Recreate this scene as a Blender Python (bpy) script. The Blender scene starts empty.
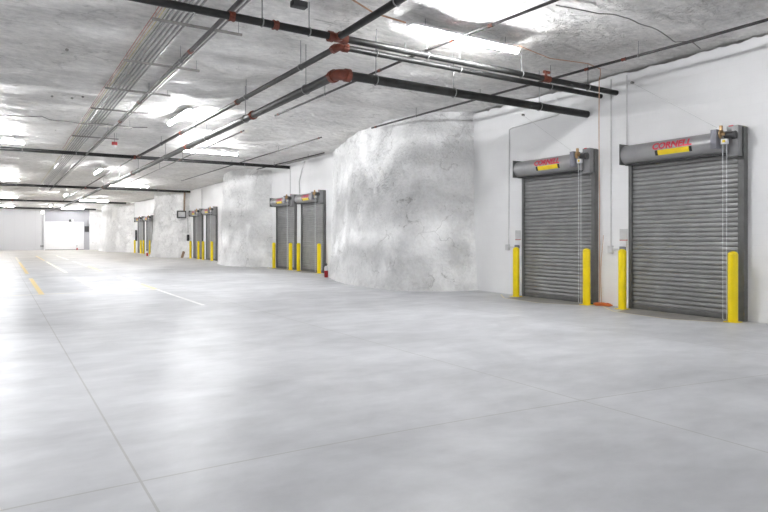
import bpy, bmesh, math, random
from mathutils import Vector, Matrix, noise
random.seed(7)
SC = bpy.context.scene
COL = SC.collection
PI = math.pi

# ------------------------------------------------------------------ materials
def new_mat(name):
    m = bpy.data.materials.new(name); m.use_nodes = True
    nt = m.node_tree
    for n in list(nt.nodes): nt.nodes.remove(n)
    out = nt.nodes.new('ShaderNodeOutputMaterial')
    b = nt.nodes.new('ShaderNodeBsdfPrincipled')
    nt.links.new(b.outputs[0], out.inputs[0])
    return m, nt, b

def node(nt, typ, **kw):
    n = nt.nodes.new(typ)
    for k, v in kw.items():
        if k.startswith('_'): setattr(n, k[1:], v)
        else: n.inputs[k].default_value = v
    return n

def simple(name, col, rough=0.5, metal=0.0, var=0.06, scale=8.0, bump=0.0, bscale=60.0, spec=0.5):
    """Principled surface whose tone varies gently with a noise."""
    m, nt, b = new_mat(name)
    tc = nt.nodes.new('ShaderNodeTexCoord')
    nz = node(nt, 'ShaderNodeTexNoise', Scale=scale, Detail=4.0)
    nt.links.new(tc.outputs['Object'], nz.inputs['Vector'])
    rp = nt.nodes.new('ShaderNodeValToRGB')
    lo = [max(0, c*(1-var*2)) for c in col]; hi = [min(1, c*(1+var*2)) for c in col]
    rp.color_ramp.elements[0].position = .3; rp.color_ramp.elements[0].color = (*lo, 1)
    rp.color_ramp.elements[1].position = .7; rp.color_ramp.elements[1].color = (*hi, 1)
    nt.links.new(nz.outputs['Fac'], rp.inputs[0])
    nt.links.new(rp.outputs[0], b.inputs['Base Color'])
    b.inputs['Roughness'].default_value = rough
    b.inputs['Metallic'].default_value = metal
    b.inputs['Specular IOR Level'].default_value = spec
    if bump:
        n2 = node(nt, 'ShaderNodeTexNoise', Scale=bscale, Detail=3.0)
        nt.links.new(tc.outputs['Object'], n2.inputs['Vector'])
        bp = node(nt, 'ShaderNodeBump', Strength=bump, Distance=.01)
        nt.links.new(n2.outputs['Fac'], bp.inputs['Height'])
        nt.links.new(bp.outputs[0], b.inputs['Normal'])
    return m

def emit(name, col, s):
    m, nt, b = new_mat(name)
    b.inputs['Base Color'].default_value = (.8, .8, .8, 1)
    b.inputs['Emission Color'].default_value = (*col, 1)
    b.inputs['Emission Strength'].default_value = s
    return m

def math_n(nt, op, a, b=None, c=None):
    n = nt.nodes.new('ShaderNodeMath'); n.operation = op
    for i, v in enumerate((a, b, c)):
        if v is None: continue
        if hasattr(v, 'links') or hasattr(v, 'is_linked'): nt.links.new(v, n.inputs[i])
        else: n.inputs[i].default_value = v
    return n.outputs[0]

def mapped(nt, tc, scale):
    mp = nt.nodes.new('ShaderNodeMapping'); mp.inputs['Scale'].default_value = scale
    nt.links.new(tc.outputs['Object'], mp.inputs['Vector'])
    return mp.outputs[0]

def ramp(nt, src, p0, c0, p1, c1):
    r = nt.nodes.new('ShaderNodeValToRGB')
    r.color_ramp.elements[0].position = p0; r.color_ramp.elements[0].color = (*c0, 1)
    r.color_ramp.elements[1].position = p1; r.color_ramp.elements[1].color = (*c1, 1)
    nt.links.new(src, r.inputs[0]); return r.outputs[0]

def mix(nt, fac, a, b, mode='MIX'):
    n = nt.nodes.new('ShaderNodeMix'); n.data_type = 'RGBA'; n.blend_type = mode
    for sock, v in ((n.inputs[0], fac), (n.inputs[6], a), (n.inputs[7], b)):
        if hasattr(v, 'is_linked'): nt.links.new(v, sock)
        elif isinstance(v, (int, float)): sock.default_value = v
        else: sock.default_value = (*v, 1)
    return n.outputs[2]

def floor_material():
    m, nt, b = new_mat('polished_concrete')
    tc = nt.nodes.new('ShaderNodeTexCoord')
    n1 = node(nt, 'ShaderNodeTexNoise', Scale=.45, Detail=7.0, Roughness=.62, Distortion=.6)
    nt.links.new(mapped(nt, tc, (1, 1, 1)), n1.inputs['Vector'])
    n2 = node(nt, 'ShaderNodeTexNoise', Scale=2.2, Detail=6.0, Roughness=.62)
    nt.links.new(mapped(nt, tc, (.55, 1.0, 1)), n2.inputs['Vector'])
    c1 = ramp(nt, n1.outputs['Fac'], .34, FLOOR_LO, .66, FLOOR_HI)
    c2 = ramp(nt, n2.outputs['Fac'], .2, (.80, .80, .81), .8, (1.14, 1.14, 1.14))
    col = mix(nt, 1.0, c1, c2, 'MULTIPLY')
    sp = nt.nodes.new('ShaderNodeSeparateXYZ'); nt.links.new(tc.outputs['Object'], sp.inputs[0])
    X, Y = sp.outputs[0], sp.outputs[1]
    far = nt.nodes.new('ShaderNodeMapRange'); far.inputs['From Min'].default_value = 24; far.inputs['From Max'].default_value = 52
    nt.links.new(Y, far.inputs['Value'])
    col = mix(nt, far.outputs[0], col, mix(nt, 1.0, col, (1.0, .945, .86), 'MULTIPLY'))   # warm light of the back area, tinted into the floor colour
    # sawn joints running down the hall, 3.9 m apart, and curving joints across it
    t = math_n(nt, 'MULTIPLY_ADD', Y, .0185, math_n(nt, 'ADD', X, -.76))
    fr = math_n(nt, 'ABSOLUTE', math_n(nt, 'WRAP', t, 1.95, -1.95))
    l1 = math_n(nt, 'LESS_THAN', fr, .008)
    q = math_n(nt, 'MULTIPLY_ADD', X, -.0224, Y)
    q = math_n(nt, 'MULTIPLY_ADD', math_n(nt, 'MULTIPLY', X, X), .01403, q)
    fr2 = math_n(nt, 'ABSOLUTE', math_n(nt, 'WRAP', math_n(nt, 'ADD', q, -4.031), 3.7, -3.7))
    l2 = math_n(nt, 'LESS_THAN', fr2, .008)
    ln = math_n(nt, 'MAXIMUM', l1, l2)
    col = mix(nt, math_n(nt, 'MULTIPLY', ln, .42), col, (.28, .27, .24))
    nt.links.new(col, b.inputs['Base Color'])
    n3 = node(nt, 'ShaderNodeTexNoise', Scale=1.3, Detail=6.0, Roughness=.65)
    nt.links.new(mapped(nt, tc, (.6, 1.3, 1)), n3.inputs['Vector'])
    rr = nt.nodes.new('ShaderNodeMapRange')
    rr.inputs['From Min'].default_value = .3; rr.inputs['From Max'].default_value = .7
    rr.inputs['To Min'].default_value = .30; rr.inputs['To Max'].default_value = .40
    nt.links.new(n3.outputs['Fac'], rr.inputs['Value']); nt.links.new(rr.outputs[0], b.inputs['Roughness'])
    n4 = node(nt, 'ShaderNodeTexNoise', Scale=5.0, Detail=4.0)
    nt.links.new(mapped(nt, tc, (.5, 1.6, 1)), n4.inputs['Vector'])
    bp = node(nt, 'ShaderNodeBump', Strength=.10, Distance=.02)
    nt.links.new(n4.outputs['Fac'], bp.inputs['Height']); nt.links.new(bp.outputs[0], b.inputs['Normal'])
    b.inputs['Specular IOR Level'].default_value = .0
    # sealed, slightly dusty surface: a soft sheen that grows towards grazing view
    gl = nt.nodes.new('ShaderNodeBsdfGlossy'); nt.links.new(rr.outputs[0], gl.inputs['Roughness'])
    nt.links.new(bp.outputs[0], gl.inputs['Normal'])
    lw = nt.nodes.new('ShaderNodeLayerWeight'); lw.inputs['Blend'].default_value = .5
    fac = math_n(nt, 'MULTIPLY_ADD', math_n(nt, 'POWER', lw.outputs['Facing'], 4.0), .17, .06)
    ms = nt.nodes.new('ShaderNodeMixShader'); nt.links.new(fac, ms.inputs[0])
    nt.links.new(b.outputs[0], ms.inputs[1]); nt.links.new(gl.outputs[0], ms.inputs[2])
    out = next(n for n in nt.nodes if n.type == 'OUTPUT_MATERIAL'); nt.links.new(ms.outputs[0], out.inputs[0])
    return m

def rock_material(name, base, fleck, rough, bstr, streak=(1, 1, 1), crack=.0, spec=.5, bscale=5.0, patch=None, ridge=.16, dist=.22, mottle=.05):
    """Spray-painted mine rock: tonal noise, dark unpainted flecks, coarse and fine bump."""
    m, nt, b = new_mat(name)
    tc = nt.nodes.new('ShaderNodeTexCoord')
    v = mapped(nt, tc, streak)
    n1 = node(nt, 'ShaderNodeTexNoise', Scale=.7, Detail=6.0, Roughness=.6, Distortion=.5)
    nt.links.new(v, n1.inputs['Vector'])
    col = ramp(nt, n1.outputs['Fac'], .32, [c*.94 for c in base], .66, [min(1, c*1.04) for c in base])
    if patch is not None:
        n6 = node(nt, 'ShaderNodeTexNoise', Scale=.33, Detail=3.0, Roughness=.5)
        nt.links.new(v, n6.inputs['Vector'])
        col = mix(nt, ramp(nt, n6.outputs['Fac'], .50, (0, 0, 0), .60, (.55, .55, .55)), col, patch)
    n9 = node(nt, 'ShaderNodeTexNoise', Scale=7.0, Detail=6.0, Roughness=.7)
    nt.links.new(v, n9.inputs['Vector'])
    col = mix(nt, 1.0, col, ramp(nt, n9.outputs['Fac'], .35, (1-mottle,)*3, .65, (1+mottle,)*3), 'MULTIPLY')
    n2 = node(nt, 'ShaderNodeTexNoise', Scale=1.7, Detail=9.0, Roughness=.72, Distortion=1.5)
    nt.links.new(v, n2.inputs['Vector'])
    f1 = ramp(nt, n2.outputs['Fac'], .29, (1, 1, 1), .385, (0, 0, 0))
    col = mix(nt, math_n(nt, 'MULTIPLY', f1, .75), col, fleck)
    if crack:
        vo = node(nt, 'ShaderNodeTexVoronoi', Scale=.75); vo.feature = 'DISTANCE_TO_EDGE'
        nd = node(nt, 'ShaderNodeTexNoise', Scale=2.5, Detail=5.0)
        nt.links.new(v, nd.inputs['Vector'])
        vm = nt.nodes.new('ShaderNodeVectorMath'); vm.operation = 'MULTIPLY_ADD'
        nt.links.new(nd.outputs['Color'], vm.inputs[0]); vm.inputs[1].default_value = (.9, .9, .9)
        nt.links.new(v, vm.inputs[2]); nt.links.new(vm.outputs[0], vo.inputs['Vector'])
        cr = ramp(nt, vo.outputs['Distance'], .0, (1, 1, 1), .022, (0, 0, 0))
        nk = node(nt, 'ShaderNodeTexNoise', Scale=.8, Detail=2.0); nt.links.new(v, nk.inputs['Vector'])
        km = ramp(nt, nk.outputs['Fac'], .5, (0, 0, 0), .62, (1, 1, 1))
        col = mix(nt, math_n(nt, 'MULTIPLY', math_n(nt, 'MULTIPLY', cr, km), crack), col, fleck)
    nt.links.new(col, b.inputs['Base Color'])
    b.inputs['Roughness'].default_value = rough
    b.inputs['Specular IOR Level'].default_value = spec
    n3 = node(nt, 'ShaderNodeTexNoise', Scale=bscale, Detail=7.0, Roughness=.6, Distortion=.8)
    nt.links.new(v, n3.inputs['Vector'])
    n5 = node(nt, 'ShaderNodeTexNoise', Scale=1.2, Detail=2.0); nt.links.new(v, n5.inputs['Vector'])
    n7 = node(nt, 'ShaderNodeTexNoise', Scale=bscale*.8, Detail=8.0, Roughness=.62, Distortion=.4)
    n7.noise_type = 'RIDGED_MULTIFRACTAL'; nt.links.new(v, n7.inputs['Vector'])
    n8 = math_n(nt, 'MULTIPLY_ADD', n7.outputs['Fac'], ridge, n3.outputs['Fac'])
    h = math_n(nt, 'MULTIPLY', n8, ramp(nt, n5.outputs['Fac'], .38, (.25, .25, .25), .6, (1, 1, 1)))
    bp = node(nt, 'ShaderNodeBump', Strength=bstr, Distance=dist)
    nt.links.new(h, bp.inputs['Height']); nt.links.new(bp.outputs[0], b.inputs['Normal'])
    return m

def block_wall_material():
    m, nt, b = new_mat('painted_block')
    tc = nt.nodes.new('ShaderNodeTexCoord')
    sp = nt.nodes.new('ShaderNodeSeparateXYZ'); nt.links.new(tc.outputs['Object'], sp.inputs[0])
    cb = nt.nodes.new('ShaderNodeCombineXYZ')
    nt.links.new(sp.outputs[1], cb.inputs[0]); nt.links.new(sp.outputs[2], cb.inputs[1])
    br = node(nt, 'ShaderNodeTexBrick', Scale=1.0)
    br.inputs['Brick Width'].default_value = .4; br.inputs['Row Height'].default_value = .2
    br.inputs['Mortar Size'].default_value = .006; br.inputs['Mortar Smooth'].default_value = .6
    br.inputs['Color1'].default_value = (.88, .88, .885, 1); br.inputs['Color2'].default_value = (.87, .87, .875, 1)
    br.inputs['Mortar'].default_value = (.855, .855, .86, 1)
    nt.links.new(cb.outputs[0], br.inputs['Vector'])
    nz = node(nt, 'ShaderNodeTexNoise', Scale=.8, Detail=6.0)
    nt.links.new(tc.outputs['Object'], nz.inputs['Vector'])
    col = mix(nt, 1.0, br.outputs['Color'], ramp(nt, nz.outputs['Fac'], .3, (.95, .95, .95), .7, (1.03, 1.03, 1.03)), 'MULTIPLY')
    nt.links.new(col, b.inputs['Base Color'])
    b.inputs['Roughness'].default_value = .5
    bp = node(nt, 'ShaderNodeBump', Strength=.25, Distance=.006); bp.invert = True
    nt.links.new(br.outputs['Fac'], bp.inputs['Height']); nt.links.new(bp.outputs[0], b.inputs['Normal'])
    return m

def ribbed_material(name, col, pitch):
    m, nt, b = new_mat(name)
    tc = nt.nodes.new('ShaderNodeTexCoord')
    sp = nt.nodes.new('ShaderNodeSeparateXYZ'); nt.links.new(tc.outputs['Object'], sp.inputs[0])
    fr = math_n(nt, 'LESS_THAN', math_n(nt, 'WRAP', sp.outputs[0], pitch, 0.0), .035)
    nt.links.new(mix(nt, fr, col, [c*.93 for c in col]), b.inputs['Base Color'])
    b.inputs['Roughness'].default_value = .5
    return m

def paint_material(name, col, wear=.5):
    """Worn floor paint: thin places show the concrete colour."""
    m, nt, b = new_mat(name)
    tc = nt.nodes.new('ShaderNodeTexCoord')
    nz = node(nt, 'ShaderNodeTexNoise', Scale=4.0, Detail=8.0, Roughness=.7)
    nt.links.new(tc.outputs['Object'], nz.inputs['Vector'])
    f = ramp(nt, nz.outputs['Fac'], .38, (wear, wear, wear), .6, (0, 0, 0))
    nt.links.new(mix(nt, f, col, (.5, .5, .5)), b.inputs['Base Color'])
    b.inputs['Roughness'].default_value = .3
    return m

FLOOR_LO = (.50, .507, .525); FLOOR_HI = (.65, .657, .675)
EMIT = 130.0
M = {}
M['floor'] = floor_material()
M['ceiling'] = rock_material('ceiling_rock', (.79, .78, .765), (.20, .19, .18), .48, 1.0, (.6, 1.0, 1.0), .35, .16, 6.5, (.70, .685, .66), dist=.22, mottle=.14)
M['rock'] = rock_material('pillar_rock', (.94, .94, .94), (.36, .35, .34), .7, 1.0, (1, 1, 1), .45, .15, 12.0, dist=.16, mottle=.07)
M['block'] = block_wall_material()
M['plain'] = simple('painted_panel', (.80, .80, .81), .45, var=.015, scale=1.0)
M['fillcut'] = simple('fill_cutting_grey', (.45, .45, .45), .7, var=.05, scale=1.0)  # for the two unseen walls: grey set dark to cut their bounce fill
M['backwall'] = ribbed_material('grey_ribbed_panel', (.56, .56, .575), 1.1)
M['upper'] = ribbed_material('blue_grey_panel', (.42, .42, .45), 1.9)
M['white'] = simple('white_enamel', (.80, .80, .81), .35, var=.01)
M['pipe'] = simple('black_pipe', (.018, .018, .018), .42, .0, .25, 6, spec=.32)
M['branch'] = simple('dark_branch_pipe', (.035, .032, .032), .42, .15, .2, 6)
M['orange'] = simple('orange_coupling', (.15, .032, .016), .5, 0, .15, 12)
M['conduit'] = simple('galvanised_conduit', (.27, .27, .27), .3, .6, .08, 6)
M['greyconduit'] = simple('painted_conduit', (.62, .62, .62), .5, 0, .04)
M['strut'] = simple('strut_steel', (.22, .21, .20), .5, .4, .1)
M['rod'] = simple('hanger_rod', (.30, .30, .30), .45, .6, .05)
M['redcable'] = simple('red_cable', (.34, .13, .11), .5)
M['yellowcable'] = simple('yellow_cable', (.52, .45, .22), .5)
M['greencable'] = simple('green_cable', (.16, .19, .15), .5)
M['tancable'] = simple('tan_orange_cable', (.52, .31, .20), .5)
M['blackcable'] = simple('dark_cable', (.16, .155, .15), .6)
M['slat'] = simple('grey_slat_steel', (.29, .29, .29), .42, .25, .06, 3)
M['hood'] = simple('grey_hood_steel', (.30, .30, .305), .36, .25, .05, 3)
M['guide'] = simple('guide_steel', (.15, .15, .148), .45, .3, .08, 5)
M['darkgrey'] = simple('dark_grey_cast', (.05, .05, .052), .5, .2, .1)
M['opbox'] = simple('operator_grey', (.20, .20, .23), .45, .1, .05)
M['red'] = simple('red_lettering', (.55, .03, .06), .5)
M['yellow'] = simple('safety_yellow', (.90, .69, .0), .32, 0, .03, 3)
M['signyellow'] = simple('sign_yellow', (.80, .58, .01), .45, 0, .03)
M['black'] = simple('black_ink', (.02, .02, .02), .6)
M['brass'] = simple('brass_sprocket', (.50, .34, .18), .4, .6)
M['chain'] = simple('chain_steel', (.58, .59, .62), .35, .3)
M['stripred'] = simple('red_stripe', (.5, .12, .10), .5)
M['extred'] = simple('extinguisher_red', (.42, .02, .025), .3)
M['cordorange'] = simple('orange_cord', (.66, .16, .03), .5)
M['cordgreen'] = simple('green_strip', (.05, .12, .09), .6)
M['wood'] = simple('brown_board', (.28, .20, .14), .6, 0, .15, 9)
M['apron'] = simple('dock_concrete', (.30, .285, .265), .5, 0, .1, 2.5)
M['yline'] = paint_material('worn_yellow_paint', (.82, .57, .07), .3)
M['cline'] = paint_material('worn_cream_paint', (.88, .80, .58), .25)
M['wline'] = paint_material('worn_white_paint', (.84, .84, .82), .4)
M['fade'] = paint_material('faded_yellow_paint', (.66, .58, .38), .6)
M['aline'] = paint_material('thin_yellow_edge', (.74, .63, .30), .5)
M['fadew'] = paint_material('faded_white_paint', (.74, .74, .74), .7)
M['lamp'] = emit('tube_glow', (.985, .992, 1.0), EMIT)
M['lens'] = emit('lamp_glow', (1.0, .96, .88), 6.0)

# ------------------------------------------------------------------ mesh builder
class MB:
    def __init__(self): self.bm = bmesh.new()
    def box(self, x0, x1, y0, y1, z0, z1, bev=0.0):
        r = bmesh.ops.create_cube(self.bm, size=1.0)
        vs = r['verts']
        for v in vs:
            v.co = Vector(((x0+x1)/2+v.co.x*(x1-x0), (y0+y1)/2+v.co.y*(y1-y0), (z0+z1)/2+v.co.z*(z1-z0)))
        if bev:
            es = list({e for v in vs for e in v.link_edges})
            bmesh.ops.bevel(self.bm, geom=es, offset=bev, segments=2, affect='EDGES', profile=.5)
        return self
    def tube(self, pts, r, n=10, cap=True, radii=None):
        pts = [Vector(p) for p in pts]
        rings = []; prev = None
        for i, p in enumerate(pts):
            if i == 0: d = pts[1]-pts[0]
            elif i == len(pts)-1: d = pts[-1]-pts[-2]
            else: d = (pts[i+1]-p).normalized()+(p-pts[i-1]).normalized()
            d.normalize()
            if prev is None:
                up = Vector((0, 0, 1)) if abs(d.z) < .9 else Vector((1, 0, 0))
                a = d.cross(up).normalized()
            else:
                a = (prev-d*prev.dot(d)).normalized()
            prev = a; b2 = d.cross(a)
            rr = radii[i] if radii else r
            rings.append([self.bm.verts.new(p+a*(rr*math.cos(2*PI*k/n))+b2*(rr*math.sin(2*PI*k/n))) for k in range(n)])
        for A, B in zip(rings, rings[1:]):
            for k in range(n):
                f = self.bm.faces.new((A[k], A[(k+1) % n], B[(k+1) % n], B[k])); f.smooth = True
        if cap:
            self.bm.faces.new(rings[0][::-1]); self.bm.faces.new(rings[-1])
        return self
    def lathe(self, prof, c=(0, 0, 0), n=20):
        rings = []
        for r, z in prof:
            rings.append([self.bm.verts.new((c[0]+r*math.cos(2*PI*k/n), c[1]+r*math.sin(2*PI*k/n), c[2]+z)) for k in range(n)])
        for A, B in zip(rings, rings[1:]):
            for k in range(n):
                f = self.bm.faces.new((A[k], A[(k+1) % n], B[(k+1) % n], B[k])); f.smooth = True
        self.bm.faces.new(rings[0][::-1]); self.bm.faces.new(rings[-1])
        return self
    def prism(self, prof, y0, y1, smooth=True):
        """prof: (x, z) outline, extruded along y."""
        A = [self.bm.verts.new((x, y0, z)) for x, z in prof]
        B = [self.bm.verts.new((x, y1, z)) for x, z in prof]
        n = len(prof)
        for k in range(n):
            f = self.bm.faces.new((A[k], A[(k+1) % n], B[(k+1) % n], B[k])); f.smooth = smooth
        self.bm.faces.new(A[::-1]); self.bm.faces.new(B)
        return self
    def quad(self, pts):
        self.bm.faces.new([self.bm.verts.new(p) for p in pts]); return self
    def ring(self, c, axis, R, r, n=14, k=6):
        ax = Vector(axis).normalized(); a = ax.orthogonal().normalized(); b2 = ax.cross(a)
        pts = [Vector(c)+a*R*math.cos(2*PI*i/n)+b2*R*math.sin(2*PI*i/n) for i in range(n)]
        rings = []
        for i, p in enumerate(pts):
            rad = (p-Vector(c)).normalized()
            rings.append([self.bm.verts.new(p+rad*r*math.cos(2*PI*j/k)+ax*r*math.sin(2*PI*j/k)) for j in range(k)])
        for i in range(n):
            A, B = rings[i], rings[(i+1) % n]
            for j in range(k):
                f = self.bm.faces.new((A[j], B[j], B[(j+1) % k], A[(j+1) % k])); f.smooth = True
        return self
    def build(self, name, mat, parent=None, sharp=True):
        bmesh.ops.recalc_face_normals(self.bm, faces=self.bm.faces)
        me = bpy.data.meshes.new(name); self.bm.to_mesh(me); self.bm.free()
        me.materials.append(mat)
        if sharp:
            try: me.set_sharp_from_angle(angle=math.radians(40))
            except Exception: pass
        o = bpy.data.objects.new(name, me); COL.objects.link(o)
        if parent is not None: o.parent = parent
        return o

def tag(o, label=None, cat=None, group=None, kind=None):
    if label: o['label'] = label
    if cat: o['category'] = cat
    if group: o['group'] = group
    if kind: o['kind'] = kind
    return o

def empty(name, loc, rz=0.0):
    o = bpy.data.objects.new(name, None); o.empty_display_size = .2
    o.location = loc; o.rotation_euler = (0, 0, rz); COL.objects.link(o); return o

def kids(o): return [c for c in bpy.data.objects if c.parent == o]
def copy_tree(o, parent=None):
    ch = kids(o)
    c = o.copy(); COL.objects.link(c)
    if parent is not None: c.parent = parent
    for k in ch: copy_tree(k, c)
    return c

# ------------------------------------------------------------------ the shell
W = 11.55                      # face of the painted block wall with the doors
YB = 84.3                      # far wall

def ceil_z(x, y):
    b = 5.30-.0012*max(0, y)
    n = noise.fractal(Vector((x*.22, y*.22, 3.1)), 1.0, 2.0, 4)*.13
    n += noise.fractal(Vector((x*.9, y*1.3, 8.7)), .9, 2.1, 3)*.045-abs(noise.noise(Vector((x*.8, y*1.1, 2.2))))*.05
    b -= .30*math.exp(-(((x-10.4)/1.6)**2+((y-20.3)/2.6)**2))
    if x > 10.4:
        k = min(1, (x-10.4)/1.1); n *= 1-.9*k; b -= .035*k
    return b+n

# floor
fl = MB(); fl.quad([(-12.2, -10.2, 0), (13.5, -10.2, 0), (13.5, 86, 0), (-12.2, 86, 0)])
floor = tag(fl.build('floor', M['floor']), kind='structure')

# ceiling
bm = bmesh.new()
xs = [-12.2+.22*i for i in range(118)]; ys = [-10.2+.22*i for i in range(438)]
gv = [[bm.verts.new((x, y, ceil_z(x, y))) for x in xs] for y in ys]
for j in range(len(ys)-1):
    for i in range(len(xs)-1):
        f = bm.faces.new((gv[j][i], gv[j+1][i], gv[j+1][i+1], gv[j][i+1])); f.smooth = True
me = bpy.data.meshes.new('ceiling'); bm.to_mesh(me); bm.free(); me.materials.append(M['ceiling'])
ceiling = bpy.data.objects.new('ceiling', me); COL.objects.link(ceiling); tag(ceiling, kind='structure')

def ragged_wall(name, p0, p1, mat, top=5.205, thick=.3, amp=.045, step=.07):
    """Slab along p0-p1 whose top edge is ragged and stops just under the rock roof."""
    bm = bmesh.new(); p0 = Vector((*p0, 0)); p1 = Vector((*p1, 0))
    d = (p1-p0); L = d.length; d.normalize(); nrm = Vector((d.y, -d.x, 0))
    n = int(L/step); rows = []
    for i in range(n+1):
        p = p0+d*(L*i/n)
        z = top-.001*max(0, p.y)+noise.fractal(Vector((p.y*4.0, p.x, 1.7)), .6, 2.2, 4)*amp
        q = p+nrm*thick
        rows.append([bm.verts.new((p.x, p.y, 0)), bm.verts.new((p.x, p.y, z)), bm.verts.new((q.x, q.y, z)), bm.verts.new((q.x, q.y, 0))])
    for A, B in zip(rows, rows[1:]):
        for k in range(4): bm.faces.new((A[k], B[k], B[(k+1) % 4], A[(k+1) % 4]))
    bm.faces.new(rows[0]); bm.faces.new(rows[-1][::-1])
    bmesh.ops.recalc_face_normals(bm, faces=bm.faces)
    me = bpy.data.meshes.new(name); bm.to_mesh(me); bm.free(); me.materials.append(mat)
    o = bpy.data.objects.new(name, me); COL.objects.link(o); return tag(o, kind='structure')

ragged_wall('wall_right', (W, -10.2), (W, 50.0), M['block'])
ragged_wall('wall_right_far', (W, 50.0), (9.58, 84.5), M['block'])
tag(MB().box(-12.4, -12.1, -10.2, 86, 0, 5.6).build('wall_left', M['fillcut']), kind='structure')
tag(MB().box(-12.4, 13.5, -10.5, -10.2, 0, 5.6).build('wall_near', M['fillcut']), kind='structure')
# far wall: ribbed grey panels to the left, a darker band above the white partition
tag(MB().box(-12.4, 3.24, YB, YB+.3, 0, 5.5).build('wall_back', M['backwall']), kind='structure')
tag(MB().box(3.24, 8.15, YB, YB+.3, 0, 5.5).build('wall_back_upper', M['upper']), kind='structure')
tag(MB().box(8.15, 13.4, YB-.05, YB+.3, 0, 5.5).build('wall_back_right', M['rock']), kind='structure')

# rock pillars: left in place when the mine was cut, sprayed white
def pillar(name, path, label, seed, lean=(.3, .3), amp=.10):
    P = [Vector((*p, 0)) for p in path]
    # smooth resample
    def cr(a, b, c, d, t):
        return .5*((2*b)+(c-a)*t+(2*a-5*b+4*c-d)*t*t+(3*b-a-3*c+d)*t**3)
    pts = []
    for i in range(len(P)-1):
        a = P[max(i-1, 0)]; b = P[i]; c = P[i+1]; d = P[min(i+2, len(P)-1)]
        n = max(2, int((c-b).length/.09))
        for k in range(n): pts.append(cr(a, b, c, d, k/n))
    pts.append(P[-1])
    bm = bmesh.new(); zs = [5.6*j/60 for j in range(61)]; cols = []
    N = len(pts)
    for i, p in enumerate(pts):
        d = pts[min(i+1, N-1)]-pts[max(i-1, 0)]; d.normalize(); nr = Vector((-d.y, d.x, 0))
        e = min(1.0, min(i, N-1-i)/8.0)
        col = []
        for z in zs:
            q = Vector((p.x, p.y, z*1.1))
            h = noise.fractal(q*.45+Vector((seed, 0, 0)), .9, 2.0, 4)*amp*.45
            h += noise.fractal(q*1.6+Vector((0, seed, 0)), .8, 2.1, 4)*amp*.32
            h += abs(noise.noise(q*3.4+Vector((seed, seed, 0))))*.06+noise.noise(q*6.5)*.03
            h += .08*math.exp(-z/.25)
            h -= .05*math.sin(min(1, z/4.6)*PI)
            w = p+nr*(h*e)
            w.x += (lean[0]+(lean[1]-lean[0])*i/(N-1))*(z/5.2)**1.2
            col.append(bm.verts.new((w.x, w.y, z)))
        cols.append(col)
    for A, B in zip(cols, cols[1:]):
        for j in range(60):
            f = bm.faces.new((A[j], B[j], B[j+1], A[j+1])); f.smooth = True
    bmesh.ops.recalc_face_normals(bm, faces=bm.faces)
    me = bpy.data.meshes.new(name); bm.to_mesh(me); bm.free(); me.materials.append(M['rock'])
    o = bpy.data.objects.new(name, me); COL.objects.link(o)
    return tag(o, label, 'rock pillar', 'white rock pillars between the door bays', 'structure')

pillar('rock_pillar', [(11.75, 13.35), (11.3, 13.55), (10.4, 13.75), (9.65, 14.4), (9.38, 15.35), (9.4, 17.1), (9.66, 18.3), (10.0, 19.5), (10.5, 20.9), (11.1, 22.1), (11.75, 23.0)],
       'broadest white rock pillar, beside the red fire extinguisher', 1.3, (.85, .1))
pillar('rock_pillar', [(11.75, 29.5), (11.3, 29.9), (10.76, 30.3), (10.27, 31.2), (9.95, 32.8), (10.25, 35.0), (10.9, 37.0), (11.75, 39.2)],
       'white rock pillar between the second and third pairs of rolling doors', 5.9)
pillar('rock_pillar', [(11.75, 46.7), (11.3, 47.0), (10.45, 47.4), (9.62, 48.6), (9.28, 50.2), (9.75, 51.5), (10.7, 54.0), (11.5, 56.6)],
       'white rock pillar with a small junction box at its near corner', 11.2)
pillar('rock_pillar', [(11.2, 65.3), (10.5, 66.0), (9.5, 67.2), (8.75, 69.5), (8.5, 73.0), (8.55, 77.0), (9.0, 80.5), (10.0, 83.5)],
       'small distant white rock pillar beside the white back partition', 17.5)

# ------------------------------------------------------------------ floor paint (parts of the floor)
DR = -.0142                      # the hall's own axis leans a little off the door wall
def stripe(xa, ya, yb, w, mat, z=.0015):
    n = 12; b = MB(); L = []; R = []
    for i in range(n+1):
        y = ya+(yb-ya)*i/n; x = xa+DR*(y-18.8)
        L.append(b.bm.verts.new((x-w/2, y, z))); R.append(b.bm.verts.new((x+w/2, y, z)))
    for i in range(n): b.bm.faces.new((L[i], R[i], R[i+1], L[i+1]))
    return b.build('lane_line', mat, floor)
stripe(.64, 18.7, 26.3, .13, M['yline']); stripe(.64, 29.6, 44, .13, M['yline']); stripe(.64, 45, 55, .13, M['fade'])
stripe(2.12, 18.8, 26.0, .12, M['cline']); stripe(2.12, 29.8, 44, .12, M['cline']); stripe(2.12, 46, 58, .12, M['yline'])
stripe(3.62, 18.9, 21.3, .12, M['yline']); stripe(3.62, 21.3, 26.0, .12, M['cline']); stripe(3.62, 13.8, 18.8, .10, M['fadew'])
stripe(3.62, 30.2, 36, .12, M['yline']); stripe(3.62, 36, 44, .12, M['cline']); stripe(3.62, 47, 58, .12, M['cline'])
b = MB(); b.quad([(-7, 18.70, .001), (3.75, 18.70, .001), (3.75, 18.80, .001), (-7, 18.80, .001)]); b.build('lane_line', M['fade'], floor)

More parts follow.
